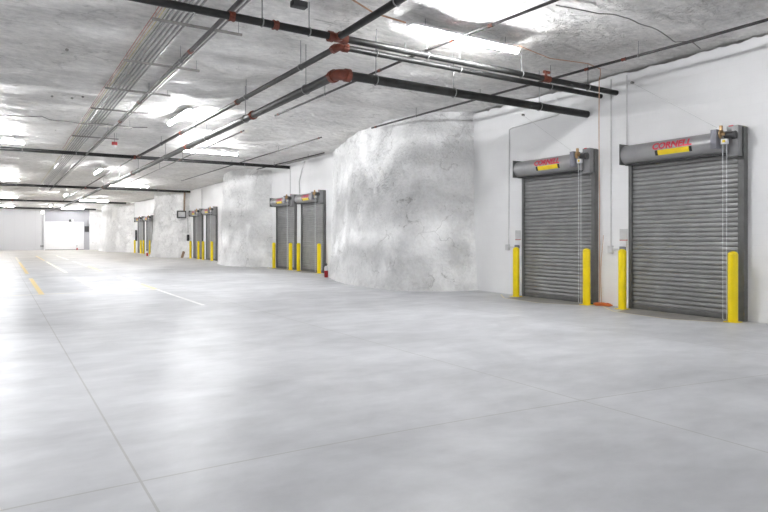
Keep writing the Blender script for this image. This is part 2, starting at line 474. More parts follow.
def apron(yc, depth=.95):
    a = MB()
    a.quad([(W-.02, yc-1.25, .001), (W-.02, yc+1.25, .001), (W-depth+.1, yc+.95, .001), (W-depth, yc-.3, .001), (W-.55, yc-1.15, .001)])
    ap = a.build('dock_apron', M['apron'], floor)
    e = MB(); pts = [(W-.3, yc+1.75), (W-depth+.06, yc+1.0), (W-depth-.03, yc-.3), (W-.5, yc-1.2)]
    for (x0, y0), (x1, y1) in zip(pts, pts[1:]):
        d = Vector((x1-x0, y1-y0, 0)).normalized(); s = Vector((-d.y, d.x, 0))*.022
        e.quad([(x0-s.x, y0-s.y, .002), (x1-s.x, y1-s.y, .002), (x1+s.x, y1+s.y, .002), (x0+s.x, y0+s.y, .002)])
    e.build('apron_line', M['aline'], ap)

# ------------------------------------------------------------------ rolling doors
def text_mesh(s, width, height):
    cu = bpy.data.curves.new('letters', 'FONT'); cu.body = s; cu.offset = .045; cu.resolution_u = 3
    o = bpy.data.objects.new('letters', cu); COL.objects.link(o)
    bpy.context.view_layer.update()
    me = bpy.data.meshes.new_from_object(o.evaluated_get(bpy.context.evaluated_depsgraph_get()))
    bpy.data.objects.remove(o)
    bm = bmesh.new(); bm.from_mesh(me)
    x0 = min(v.co.x for v in bm.verts); x1 = max(v.co.x for v in bm.verts)
    y0 = min(v.co.y for v in bm.verts); y1 = max(v.co.y for v in bm.verts)
    for v in bm.verts:
        v.co = Vector(((v.co.x-x0)/(x1-x0)*width-width/2, (v.co.y-y0)/(y1-y0)*height, 0))
    for k in range(1, 6):
        g = bm.verts[:]+bm.edges[:]+bm.faces[:]
        bmesh.ops.bisect_plane(bm, geom=g, plane_co=(0, height*k/6, 0), plane_no=(0, 1, 0))
    return bm

HX, HZ, HR = -.235, 3.335, .205       # hood barrel
def wrap(bm, eps, v0, u0=0.0):
    for v in bm.verts:
        a = (v.co.y+v0)/HR
        v.co = Vector((HX-(HR+eps)*math.cos(a), -(v.co.x+u0), HZ+(HR+eps)*math.sin(a)))

def bent_patch(u0, u1, v0, v1, eps, name, mat, parent):
    bm = bmesh.new(); n = 6
    rows = [[bm.verts.new((u, v0+(v1-v0)*k/n, 0)) for u in (u0, u1)] for k in range(n+1)]
    for A, B in zip(rows, rows[1:]): bm.faces.new((A[0], A[1], B[1], B[0]))
    wrap(bm, eps, 0)
    b = MB(); b.bm.free(); b.bm = bm
    return b.build(name, mat, parent)

def make_door():
    root = empty('roller_shutter', (W, 7.08, 0))
    # curtain of interlocked slats
    b = MB(); pitch = .092; prof = []
    z = .10; ks = 8
    while z < 3.2:
        for k in range(ks):
            t = k/ks
            bulge = .016*math.sin(PI*t/.84)**.6 if t < .84 else -.018
            prof.append((-.05-bulge, z+pitch*t))
        z += pitch
    y0, y1 = -1.12, 1.17
    A = [b.bm.verts.new((x, y0, zz)) for x, zz in prof]; B = [b.bm.verts.new((x, y1, zz)) for x, zz in prof]
    for k in range(len(prof)-1): b.bm.faces.new((A[k], B[k], B[k+1], A[k+1]))
    cur = b.build('curtain', M['slat'], root)
    MB().box(-.085, -.035, -1.12, 1.17, .004, .105, .006).build('bottom_bar', M['guide'], cur)
    # guides
    g = MB(); g.box(-.105, 0, 1.20, 1.225, .003, 3.2); g.box(-.105, -.085, 1.14, 1.21, .003, 3.2); g.box(-.03, 0, 1.14, 1.20, .003, 3.2)
    g.build('guide', M['guide'], root)
    g = MB(); g.box(-.13, 0, -1.225, -1.195, .003, 3.60); g.box(-.105, -.085, -1.2, -1.10, .003, 3.25); g.box(-.03, 0, -1.2, -1.10, .003, 3.25)
    for zz in (.5, 1.3, 2.1, 2.9): g.box(-.112, -.10, -1.165, -1.14, zz, zz+.03)
    g.build('guide', M['guide'], root)
    # hood barrel
    pr = [(0, 3.125), (HX, HZ-HR)]
    for k in range(1, 18):
        a = -PI/2-PI*k/18
        pr.append((HX+HR*math.cos(a), HZ+HR*math.sin(a)))
    pr += [(HX, HZ+HR), (0, 3.545)]
    hood = MB().prism(pr, -1.0, 1.185).build('hood', M['hood'], root)
    MB().box(-.455, 0, 1.185, 1.20, 3.115, 3.56).build('end_plate', M['guide'], hood)
    MB().box(-.30, -.02, -1.0, 1.17, 3.105, 3.125).build('hood_lip', M['darkgrey'], hood)
    bm = text_mesh('CORNELL', .84, .15); wrap(bm, .005, .0, -.01)
    tb = MB(); tb.bm.free(); tb.bm = bm
    tag(tb.build('lettering', M['red'], hood), 'red block lettering')
    st = bent_patch(-.37, .41, -.118, -.012, .004, 'warning_strip', M['signyellow'], hood)
    tag(st, 'yellow warning strip')
    for u in (-.37, .35): tag(bent_patch(u, u+.06, -.118, -.012, .005, 'strip_end', M['black'], hood), 'black strip end')
    # operator and drive at the near end
    dv = MB().box(-.27, 0, -1.195, -.98, 3.06, 3.62, .008).build('drive_cover', M['hood'], root)
    tag(MB().box(-.274, -.10, -1.10, -1.02, 3.606, 3.628).build('sticker', M['red'], dv), 'red sticker')
    MB().tube([(-.36, -.92, 3.44), (-.36, -1.02, 3.44), (-.34, -1.17, 3.43)], .055, 14).tube([(-.345, -1.13, 3.43), (-.34, -1.19, 3.43)], .075, 16).tube([(-.34, -1.05, 3.43), (-.2, -1.05, 3.43)], .04, 10).build('gear_motor', M['darkgrey'], root)
    MB().box(-.54, -.30, -.945, -.83, 3.20, 3.55, .008).build('operator_box', M['opbox'], root)
    MB().tube([(-.42, -.955, 3.46), (-.42, -.975, 3.46)], .085, 18).tube([(-.42, -.94, 3.46), (-.42, -1.03, 3.46)], .03, 10).box(-.45, -.40, -.985, -.945, 3.52, 3.62).build('chain_wheel', M['brass'], root)
    cg = MB().box(-.46, -.38, -1.085, -.975, 3.27, 3.365, .006).build('chain_guide', M['white'], root)
    tag(MB().box(-.466, -.459, -1.06, -1.01, 3.30, 3.345).build('tag_sticker', M['signyellow'], cg), 'yellow square sticker')
    ch = MB()
    for yy in (-.995, -1.065): ch.tube([(-.42, yy, 3.28), (-.42, yy, .06)], .007, 6)
    ch.tube([(-.42, -.995+(-.035)*(1-math.cos(PI*k/8)), .06-.035*math.sin(PI*k/8)) for k in range(9)], .007, 6)
    tag(ch.build('hoist_chain', M['chain'], root), 'pale hoist chain loop')
    return root

FA = math.atan2(1.97, 34.5)           # far bay wall leans by this much
def far_wall_x(y): return W-(y-50.0)*1.97/34.5
door0 = make_door()
DG = 'grey rolling doors along the white wall'
spots = [
    (7.08, 0, 'large grey rolling steel door with red lettered hood and the largest bollard'),
    (10.38, 0, 'grey rolling steel door between the broad rock pillar and the orange cord pile'),
    (24.67, 0, 'grey rolling door with the red fire extinguisher standing at its foot'),
    (27.80, 0, 'grey rolling door directly beyond the one with the fire extinguisher'),
    (40.95, 0, 'grey rolling door past the second rock pillar, its edge against that pillar'),
    (44.45, 0, 'grey rolling door next to the small hanging dark box and framed junction box'),
    (59.7, 1, 'small distant grey rolling door partly covered by the third rock pillar'),
    (63.2, 1, 'small distant grey rolling door beside the tall black wall box'),
]
for i, (y, far, lab) in enumerate(spots):
    d = door0 if i == 0 else copy_tree(door0)
    d.location = (far_wall_x(y) if far else W, y, 0)
    d.rotation_euler = (0, 0, FA if far else 0)
    if y == 10.38: d.location.y = 10.36; d.scale = (1, .965, 1)
    tag(d, lab, 'roller shutter', DG)
for y in (7.08, 10.38): apron(y)
for y in (24.67, 27.8): apron(y, .7)

# ------------------------------------------------------------------ bollards
def make_bollard():
    root = empty('bollard', (11.2, 5.94, 0))
    r = .085; H = 1.30
    prof = [(r, .004), (r, H-r*.75)]+[(r*math.cos(a), H-r*.75+r*.75*math.sin(a)) for a in [PI/2*k/7 for k in range(1, 7)]]+[(.004, H)]
    MB().lathe(prof, n=24).build('post', M['yellow'], root)
    MB().box(-.115, .115, -.115, .115, .001, .012, .003).build('base_plate', M['yellow'], root)
    return root
bol0 = make_bollard()
BG = 'yellow bollards guarding the rolling doors'
bspots = [
    (11.2, 5.94, 'largest yellow bollard, on the chain side of the large rolling door'),
    (11.2, 8.28, 'yellow bollard under the control plate of the large door, beside the orange cord pile'),
    (11.2, 9.23, 'yellow bollard in front of the hoist chain of the second rolling door from the camera'),
    (11.2, 11.5, 'yellow bollard standing alone between the broad rock pillar and the second rolling door'),
    (11.2, 23.41, 'yellow bollard beside the red fire extinguisher'),
    (11.2, 25.60, 'yellow bollard second along from the fire extinguisher, by white wall between two doors'),
    (11.2, 26.54, 'yellow bollard third along from the fire extinguisher, in front of a grey door'),
    (11.2, 28.67, 'yellow bollard fourth along from the fire extinguisher, against the second rock pillar'),
    (11.2, 39.85, 'yellow bollard just past the second rock pillar, touching its edge'),
    (11.2, 42.0, 'yellow bollard second past the second rock pillar, before a gap of white wall'),
    (11.2, 43.25, 'yellow bollard third past the second rock pillar, in front of a door edge'),
    (11.2, 45.51, 'yellow bollard under the small hanging dark box by the third rock pillar'),
    (10.75, 58.9, 'tiny yellow bollard half covered by the third rock pillar'),
    (10.6, 61.1, 'tiny yellow bollard of the distant doors, second out from the third rock pillar'),
    (10.55, 62.2, 'tiny yellow bollard of the distant doors, third out from the third rock pillar'),
    (10.38, 64.6, 'tiny yellow bollard under the tall black wall box'),
]
for i, (x, y, lab) in enumerate(bspots):
    o = bol0 if i == 0 else copy_tree(bol0)
    o.location = (x, y, 0); tag(o, lab, 'bollard', BG)

# ------------------------------------------------------------------ strip lights
def make_light():
    root = empty('strip_light', (0, 0, 5))
    MB().box(-1.22, 1.22, -.10, .10, .032, .075, .006).build('housing', M['white'], root)
    MB().tube([(-1.2, 0, 0), (1.2, 0, 0)], .034, 12).build('tube', M['lamp'], root)
    return root
lt0 = make_light()
LG = 'glowing strip lights under the rock ceiling'
lights = [
    (6.75, 8.13, 5.0, 0, 'largest bright strip light, just above the three black cross pipes'),
    (-1.1, 7.7, 5.0, 0, 'strip light behind the run of the cross pipe with the orange tee, out of frame'),
    (4.17, 18.3, 5.1, 1, 'strip light set lengthwise beside the two long black pipes, ahead of the second cross pipe'),
    (6.7, 24.4, 5.0, 0, 'crosswise strip light just ahead of the second cross pipe, on the rock pillar side'),
    (-.88, 25.6, 5.0, 0, 'bright strip light just ahead of the second cross pipe, away from the pillars'),
    (3.75, 34.6, 5.0, 1, 'lengthwise strip light between the second and third cross pipes'),
    (6.55, 43.1, 5.0, 0, 'crosswise strip light just ahead of the third cross pipe, on the pillar side'),
    (-.95, 42.6, 5.0, 0, 'crosswise strip light just ahead of the third cross pipe, away from the pillars'),
    (3.6, 55.4, 5.0, 1, 'lengthwise strip light between the third and fourth cross pipes'),
    (6.45, 62.4, 5.0, 0, 'crosswise strip light just ahead of the fourth cross pipe, on the pillar side'),
    (-1.0, 60.5, 5.0, 0, 'crosswise strip light just ahead of the fourth cross pipe, away from the pillars'),
    (3.4, 74.8, 5.0, 1, 'lengthwise strip light between the fourth cross pipe and the white partition'),
    (5.9, 80.0, 5.0, 0, 'crosswise strip light directly above the white partition'),
    (-1.2, 77.8, 5.0, 0, 'crosswise strip light in front of the pale grey back wall'),
    (-1.0, -7.5, 5.0, 0, 'strip light behind the camera, away from the doors'),
    (6.6, -7.5, 5.0, 0, 'strip light behind the camera, on the door side'),
]
for i, (x, y, z, rot, lab) in enumerate(lights):
    o = lt0 if i == 0 else copy_tree(lt0)
    o.location = (x, y, z); o.rotation_euler = (0, 0, PI/2+.014 if rot else 0)
    tag(o, lab, 'strip light', LG)
    for s in (-.9, .9):
        px, py = (x, y+s) if rot else (x+s, y)
        hz = ceil_z(px, py)+.01-z
        MB().tube([(s, 0, .07), (s, 0, max(.1, hz))], .006, 6).build('suspension_rod', M['rod'], o)

# ------------------------------------------------------------------ pipes
def coupling(p, axis, r, parent, L=.085, name='coupling'):
    a = Vector(axis).normalized(); p = Vector(p); b = MB()
    b.tube([p-a*L/2, p-a*L*.28, p-a*L*.28, p+a*L*.28, p+a*L*.28, p+a*L/2], r, 14, radii=[r*1.3, r*1.3, r*1.18, r*1.18, r*1.3, r*1.3])
    side = a.cross(Vector((0, 0, 1)))
    side = side.normalized() if side.length > .1 else Vector((1, 0, 0))
    for s in (-1, 1):
        c = p+side*s*r*1.32
        b.tube([c-a*.03, c+a*.03], r*.35, 8)
    o = b.build(name, M['orange'], parent); tag(o, 'orange grooved coupling'); return o

def hanger(p, axis, r, parent):
    p = Vector(p); b = MB(); b.ring(p, axis, r*1.12, .010, 16, 6)
    o = b.build('hanger', M['rod'], parent)
    MB().tube([p+Vector((0, 0, r*1.1)), (p.x, p.y, ceil_z(p.x, p.y)+.01)], .009, 6).build('hanger_rod', M['rod'], o)
    return o

def pipe_run(name, pts, r, mat, label, couplings=(), hangers=(), cat='pipe', group=None):
    root = empty(name, Vector(pts[0])); inv = -Vector(pts[0])
    L = [Vector(p)+inv for p in pts]
    MB().tube(L, r, 16).build('pipe', M[mat], root)
    def at(t):
        # t: fraction along the polyline
        seg = [(b-a).length for a, b in zip(L, L[1:])]; tot = sum(seg); s = t*tot
        for a, b, l in zip(L, L[1:], seg):
            if s <= l+1e-6: return a+(b-a)*(s/l), (b-a).normalized()
            s -= l
        return L[-1], (L[-1]-L[-2]).normalized()
    for t in couplings:
        p, d = at(t); coupling(p, d, r, root)
    for t in hangers:
        p, d = at(t)
        q = p-inv; o = hanger(q, d, r, root)
        o.location = inv
    tag(root, label, cat, group); return root, inv, at

PG = 'black fire pipes crossing under the ceiling'
def elbow(c, r, R, root, inv):
    """quarter bend from +x run to +y run round corner c"""
    c = Vector(c)+inv; pts = []
    for k in range(0, 9):
        a = PI/2*k/8
        pts.append(c+Vector((R-R*math.sin(a), R-R*math.cos(a), 0)))
    b = MB(); b.tube(pts, r*1.2, 16)
    b.tube([c+Vector((R, 0, 0)), c+Vector((R+.10, 0, 0))], r*1.42, 16)
    b.tube([c+Vector((0, R, 0)), c+Vector((0, R+.10, 0))], r*1.42, 16)
    for s in (-1, 1):
        b.tube([c+Vector((R+.01, s*r*1.5, 0)), c+Vector((R+.09, s*r*1.5, 0))], r*.3, 8)
        b.tube([c+Vector((s*r*1.5, R+.01, 0)), c+Vector((s*r*1.5, R+.09, 0))], r*.3, 8)
    o = b.build('elbow', M['orange'], root); tag(o, 'orange bent elbow fitting')

# first cross main with its tee
Y1, Z1 = 8.69, 4.81
r1, i1, at1 = pipe_run('cross_pipe', [(-12.0, Y1-.05, Z1), (W+.05, Y1, Z1)], .058, 'pipe',
    'black cross pipe with the orange tee, passing under the silver conduits', [.624, .653], [.644, .677, .775, .873, .957], group=PG)
b = MB(); b.tube([Vector((4.36, Y1, Z1))+i1, Vector((4.62, Y1, Z1))+i1], .075, 14); b.tube([Vector((4.49, Y1, Z1))+i1, Vector((4.49, Y1-.12, Z1))+i1], .072, 14)
for xx in (4.36, 4.62): b.tube([Vector((xx-.04, Y1, Z1))+i1, Vector((xx+.04, Y1, Z1))+i1], .088, 14)
tag(b.build('tee', M['orange'], r1), 'orange tee fitting')
pipe_run('feed_pipe', [(4.49, Y1-.1, Z1), (4.55, 2.0, Z1+.02), (4.65, -9.8, Z1+.03)], .056, 'pipe',
    'black pipe leading from the orange tee back over the camera', [], [.09, .2], group=PG)
def long_main(Y, Z, Xe, r, name, lab, x_end, y_end, z_end, cps, hgs):
    R = r*1.6
    root, inv, at = pipe_run(name, [(W+.04, Y, Z), (Xe+R, Y, Z)], r, 'pipe', lab, [], [.25, .62, .9], group=PG)
    elbow((Xe, Y, Z), r, R, root, inv)
    A = Vector((Xe, Y+R, Z)); B = Vector((x_end, y_end, z_end))
    MB().tube([A+inv, B+inv], r, 16).build('long_pipe', M['pipe'], root)
    d = (B-A).normalized()
    for t in cps: coupling(A+inv+(B-A)*t, d, r, root)
    for t in hgs:
        q = A+(B-A)*t; o = hanger(q, d, r, root); o.location = inv
    return root
long_main(9.11, 4.82, 4.72, .053, 'elbow_pipe', 'upper black pipe with orange elbow, bending back along the hall to the second cross pipe', 4.52, 27.35, 5.02, [.285, .59, .985], [.08, .25, .5, .75])
long_main(9.50, 4.47, 4.92, .083, 'elbow_pipe', 'thickest black pipe with orange elbow, lowest of the bent pair, running far down the hall', 4.42, 78.0, 4.86, [.062, .153, .3, .45, .6], [.018, .07, .12, .2, .28, .36, .45])

# cross mains farther back
for (Y, Z, x1, r, lab) in [
    (27.45, 5.0, W+.05, .075, 'black cross pipe ending at the wall above the door with the fire extinguisher'),
    (46.0, 5.0, 11.3, .085, 'black cross pipe ending above the small framed junction box'),
    (64.8, 5.0, 9.6, .09, 'black cross pipe far down the hall, between junction box pillar and back wall'),
    (81.5, 5.0, 8.6, .09, 'thin dark cross pipe just in front of the back wall')]:
    pipe_run('cross_pipe', [(-12.0, Y, Z), (x1, Y, Z)], r, 'pipe', lab, [.45, .695] if Y < 50 else [.55], [.52, .6, .78, .9], group=PG)
# thinner line carrying on from the second cross pipe
pipe_run('branch_pipe', [(4.45, 27.5, 5.02), (3.9, 64.7, 5.04)], .03, 'branch', 'thin pipe carrying on down the hall behind the second cross pipe', [.1, .3], [.15, .4])

# sprinkler branch lines
SG = 'thin dark sprinkler lines along the hall'
pipe_run('branch_pipe', [(2.85, -9.5, 4.97), (2.77, 10.1, 4.97), (2.62, 21.6, 4.97), (2.2, 50, 5.02)], .034, 'branch',
    'dark sprinkler line beside the silver conduits', [.29, .348, .43, .48], [.36, .41, .46, .52], group=SG)
pipe_run('branch_pipe', [(6.56, .8, 4.9), (6.5, 5.9, 4.9), (6.27, 8.75, 4.9), (6.10, 15.54, 4.9)], .024, 'branch',
    'thin dark sprinkler line passing in front of the large strip light', [.43, .49, .64, .985], [.3, .58, .8], group=SG)
pipe_run('branch_pipe', [(10.2, 1.0, 5.0), (10.13, 6.0, 5.0), (9.98, 8.3, 5.0), (9.58, 16.2, 5.0)], .026, 'branch',
    'thin dark sprinkler line along the door wall, ending at the broad rock pillar', [.42, .475, .57, .985], [.25, .4, .68, .85], group=SG)
pipe_run('branch_pipe', [(6.13, 18.25, 4.9), (6.02, 39.0, 4.92)], .024, 'branch', 'short thin sprinkler line with orange end cap, running toward the second cross pipe', [.01, .4], [.1, .3, .6], group=SG)
pipe_run('branch_pipe', [(9.13, 18.9, 5.05), (8.8, 38.0, 5.05)], .024, 'branch', 'thin sprinkler line starting beside the top of the broad pillar', [.01], [.2, .5], group=SG)
pipe_run('branch_pipe', [(10.9, 22.3, 5.05), (10.6, 29.5, 5.05)], .024, 'branch', 'short sprinkler line high over the second door pair, against the wall', [], [.2, .7], group=SG)
# red fittings where a branch meets the first cross pipe
for x in (9.3,):
    b = MB(); b.tube([Vector((x, Y1, Z1+.02))+i1, Vector((x, Y1, 4.95))+i1], .03, 10); b.tube([Vector((x-.10, Y1, Z1))+i1, Vector((x+.10, Y1, Z1))+i1], .07, 14)
    b.tube([Vector((x-.06, Y1, 4.95))+i1, Vector((x+.10, Y1, 4.95))+i1], .032, 10); pass
    tag(b.build('tee', M['orange'], r1), 'orange tee fitting')

# silver conduits on strut channels
for k, x in enumerate((2.11, 2.19, 2.27, 2.35, 2.43)):
    nm = ('first', 'second', 'third', 'fourth', 'fifth')[k]
    tag(MB().tube([(x+.21, -9.5, 5.105), (x, 10.1, 5.105), (x-.55, 52, 5.105)], .019, 8).build('conduit', M['conduit']),
        f'silver conduit on the ceiling struts, {nm} of five counting from the coloured cables', 'conduit', 'silver conduits on the struts')
for k, x in enumerate((2.85, 2.91, 2.98)):
    tag(MB().tube([(x+.2, -9.5, 5.105), (x, 10.1, 5.105), (x-.6, 52, 5.105)], .018, 8).build('conduit', M['conduit']),
        f'thin conduit alongside the dark sprinkler line, {("first", "second", "third")[k]} out from that pipe', 'conduit', 'pale conduits by the sprinkler line')
def wob(x, ya, yb, z, ax, seed, n=60):
    return [(x+DR*(ya+(yb-ya)*i/n-10)+noise.noise(Vector((i*.35, seed, 0)))*ax, ya+(yb-ya)*i/n, z+noise.noise(Vector((i*.3, seed, 5)))*.02) for i in range(n+1)]
tag(MB().tube(wob(1.89, -9, 27, 5.105, .012, 1.0), .009, 6).build('cable', M['redcable']), 'red cable at the outer edge of the ceiling cable bundle', 'cable')
tag(MB().tube(wob(1.985, -9, 45, 5.105, .022, 4.0, 90), .010, 6).build('cable', M['yellowcable']), 'yellow cable beside the red one on the ceiling struts', 'cable')
tag(MB().tube(wob(2.045, -9, 30, 5.105, .018, 9.0), .010, 6).build('cable', M['greencable']), 'dark green cable between the yellow cable and the silver conduits', 'cable')
tag(MB().tube(wob(1.935, -9, 20, 5.105, .015, 12.0), .008, 6).build('cable', M['tancable']), 'pale orange cable weaving beside the yellow one', 'cable')
y = -3.0; k = 0
names = ['behind the camera', 'above the camera', 'just out of frame at the top', 'just out of frame', 'out of frame']
vis = 0
for y in (-.3, 2.3, 4.9, 7.5, 10.1, 12.75, 15.35, 17.95, 20.55, 23.15):
    if y < 9: lab = f'strut channel over the camera, {y+1:.0f} m in front of it'
    else:
        vis += 1; lab = 'steel strut under the conduits, ' + ['first in view', 'second in view', 'third in view', 'fourth in view', 'fifth in view', 'sixth in view'][vis-1]
    dx = DR*(y-10.1)
    root = empty('strut', (2.62+dx, y, 5.06))
    MB().box(-.74, .74, -.021, .021, -.02, .02).build('channel', M['strut'], root)
    for s in (-.68, .68):
        xx = 2.62+dx+s
        MB().tube([(s, 0, -.03), (s, 0, ceil_z(xx, y)+.01-5.06)], .006, 6).build('rod', M['rod'], root)
    tag(root, lab, 'strut', 'conduit struts')

# ------------------------------------------------------------------ loose cables, cords, ceiling bits
def sag(pts, off=.03): return [(x, y, ceil_z(x, y)-off) for x, y in pts]
def dense(pts, n=8):
    out = []
    for a, b in zip(pts, pts[1:]):
        for k in range(n): out.append(tuple(a[i]+(b[i]-a[i])*k/n for i in range(len(a))))
    return out+[pts[-1]]
tag(MB().tube(sag(dense([(7.32, 6.63), (8.15, 6.45), (8.33, 6.34), (9.35, 6.44), (10.07, 6.53), (10.54, 6.64), (10.76, 6.47), (11.35, 6.64)]), .04), .009, 6).build('cable', M['blackcable']),
    'dark cable wandering across the ceiling above the large rolling door', 'cable')
tag(MB().tube(sag(dense([(-2.5, 21.6), (-.36, 21.39), (.52, 21.21), (.72, 20.9), (.95, 21.31), (2.73, 21.6), (3.8, 21.2)]), .03), .014, 6).build('cable', M['blackcable']),
    'thin dark wire lying crosswise on the ceiling under the conduit bundle', 'cable')
tag(MB().tube([(x, y, z) for x, y, z in dense([(3.6, 7.6, 5.12), (4.21, 7.75, 5.08), (4.76, 7.98, 5.04), (5.30, 7.9, 4.97)])], .013, 6).build('cable', M['tancable']),
    'tan orange cable feeding the largest strip light from the orange tee side', 'cable')
cord = dense([(7.72, 7.85, 5.0), (8.04, 8.02, 5.05), (8.93, 8.24, 5.06), (9.84, 8.08, 5.06), (10.35, 8.18, 5.05), (10.66, 8.42, 5.02)], 4)
cord += [(10.70, 8.485, 4.95), (10.73, 8.51, 4.75), (10.78, 8.55, 4.5), (10.95, 8.69, 4.1), (11.22, 8.90, 3.6), (11.42, 9.055, 3.2), (11.50, 9.12, 2.9)]
cord += [(11.51, 9.12+noise.noise(Vector((z*2, 0, 3)))*.012, z) for z in [2.7-.2*i for i in range(13)]]+[(11.50, 9.12, .03)]
tag(MB().tube(cord, .009, 6).build('extension_cord', M['tancable']), 'tan orange cord hanging down the wall between the two red lettered doors', 'cord')
tag(MB().tube([(11.46+noise.noise(Vector((z*1.1, 7, 3)))*.05, 9.02+noise.noise(Vector((z*.9, 2, 3)))*.10, z) for z in [1.6-.08*i for i in range(20)]]+[(11.4, 9.0, .03)], .007, 6).build('loose_wire', M['tancable']),
    'thin loose tan wire dangling low beside the hanging orange cord', 'wire')
# orange cord piled on the floor
cc = []
for k in range(120):
    a = 2*PI*k/20
    cc.append((11.34+(.10+.05*math.sin(k*.31))*math.cos(a), 8.88+(.19+.05*math.cos(k*.23))*math.sin(a), .014+.0006*k*.6+.006*math.sin(k*.7)))
tag(MB().tube(cc, .013, 6).build('cord_coil', M['cordorange']), 'flat pile of orange cord on the floor between two bollards', 'cord')
tag(MB().box(11.38, 11.46, 9.03, 9.34, .001, .035, .008).build('rubber_strip', M['cordgreen']), 'dark green strip lying on the floor beside the orange cord pile', 'strip')

def bolt(x, y, lab):
    z = ceil_z(x, y)
    tag(MB().tube([(x, y, z+.05), (x, y, z-.05)], .012, 8).box(x-.03, x+.03, y-.03, y+.03, z-.035, z-.015).build('rock_bolt', M['strut']), lab, 'bolt', 'rock bolts in the ceiling')
bolt(.88, 13.21, 'dark rock bolt alone in the ceiling, away from the group of three')
bolt(.84, 17.73, 'dark rock bolt in the group of three, outermost from the conduits')
bolt(1.29, 17.59, 'dark rock bolt in the middle of the group of three')
bolt(1.52, 17.32, 'dark rock bolt in the group of three, next to the conduits')
bolt(5.06, 9.28, 'dark rock bolt in the ceiling above the orange elbows')
tag(MB().box(3.62, 3.86, 8.46, 8.60, 5.10, 5.19, .006).tube([(3.74, 8.53, 5.18), (3.74, 8.53, 5.36)], .012, 6).build('junction_box', M['darkgrey']), 'dark junction box on the ceiling ahead of the orange tee', 'box')
st = empty('alarm_strobe', (3.06, 23.28, 4.86))
MB().tube([(0, 0, .10), (0, 0, ceil_z(3.06, 23.28)-4.86+.02)], .012, 6).build('stem', M['rod'], st)
tag(MB().box(-.09, .09, -.06, .06, .0, .11, .01).build('horn_base', M['extred'], st), 'dark red base')
tag(MB().lathe([(.02, -.10), (.06, -.08), (.07, -.01), (.05, .0)], n=14).build('lens', M['white'], st), 'white lens')
tag(st, 'red and white alarm strobe hanging between the conduits and the long pipes', 'alarm')

# ------------------------------------------------------------------ wall conduits and controls
def control(yc, lab):
    """white instruction plate with a switch below it, fed from a junction box by a nipple"""
    r = empty('control_plate', (W, yc, 1.5))
    MB().box(-.012, 0, -.10, .10, .0, .24).build('plate', M['greyconduit'], r)
    tag(MB().box(-.015, -.001, -.10, .10, -.02, .0).build('stripe', M['stripred'], r), 'red stripe')
    MB().box(-.03, 0, -.085, .085, -.16, -.02, .004).build('backplate', M['white'], r)
    tag(MB().box(-.08, 0, -.06, .06, -.24, -.15, .006).build('switch', M['opbox'], r), 'dark switch box')
    tag(r, lab, 'control plate')
control(8.50, 'control plate with red stripe beside the large rolling door')
control(11.78, 'control plate with red stripe beside the door next to the broad pillar')
def wall_conduit(pts, yb, yn, lab):
    r = empty('conduit_riser', (W, yb, 1.29))
    inv = -Vector((W, yb, 1.29))
    MB().tube([Vector(p)+inv for p in pts], .014, 8).build('riser', M['greyconduit'], r)
    MB().box(-.07, 0, -.06, .06, -.09, .07, .006).build('junction_box', M['greyconduit'], r)
    if yn: MB().tube([(-.035, -.05, 0), (-.035, yn-yb, 0)], .013, 8).build('nipple', M['greyconduit'], r)
    tag(r, lab, 'conduit')
wall_conduit([(W-.02, 8.82, 1.34), (W-.02, 8.82, 5.14)], 8.82, 8.56, 'grey wall conduit with junction box between the two red lettered doors')
wall_conduit([(W-.02, 12.12, 1.34), (W-.02, 12.10, 4.50), (W-.02, 12.0, 4.53), (W-.02, 10.4, 4.60), (W-.02, 10.1, 4.72)], 12.15, 11.84, 'bent grey wall conduit with junction box between broad pillar and rolling door')
tag(MB().tube([(W-.02, 8.41, 3.5), (W-.02, 8.41, 5.14)], .012, 8).build('conduit', M['greyconduit']), 'thin grey conduit rising from the hood of the large rolling door', 'conduit')
tag(MB().tube([(W-.02, 27.36, 3.5), (W-.02, 27.36, 5.1)], .02, 8).build('conduit', M['greyconduit']), 'straight thin grey conduit above the door next to the second pillar', 'conduit')
tag(MB().tube([(W-.03, 26.2, 3.55), (W-.03, 26.25, 4.2), (W-.03, 25.9, 4.8), (W-.03, 25.6, 5.1)], .03, 8).build('conduit', M['greyconduit']), 'bent grey conduit above the door with the fire extinguisher', 'conduit')
tag(MB().tube([(W-.02, 43.6, 3.5), (W-.02, 43.6, 5.05)], .025, 8).build('conduit', M['greyconduit']), 'thin grey conduit rising above the third door pair', 'conduit')
for (y0, z0, y1, z1, lab) in [(8.26, 4.94, 6.15, 3.58, 'thin stay wire from wall anchor down to the large hood'), (11.56, 4.81, 9.55, 3.58, 'thin stay wire from wall anchor to the hood beside the broad pillar')]:
    r = empty('stay_wire', (W, y0, z0))
    MB().tube([(-.06, 0, 0), (-.50, y1-y0, z1-z0)], .0045, 6).build('wire', M['greyconduit'], r)
    MB().tube([(0, 0, 0), (-.07, 0, 0)], .028, 10).build('anchor', M['strut'], r)
    tag(r, lab, 'wire')

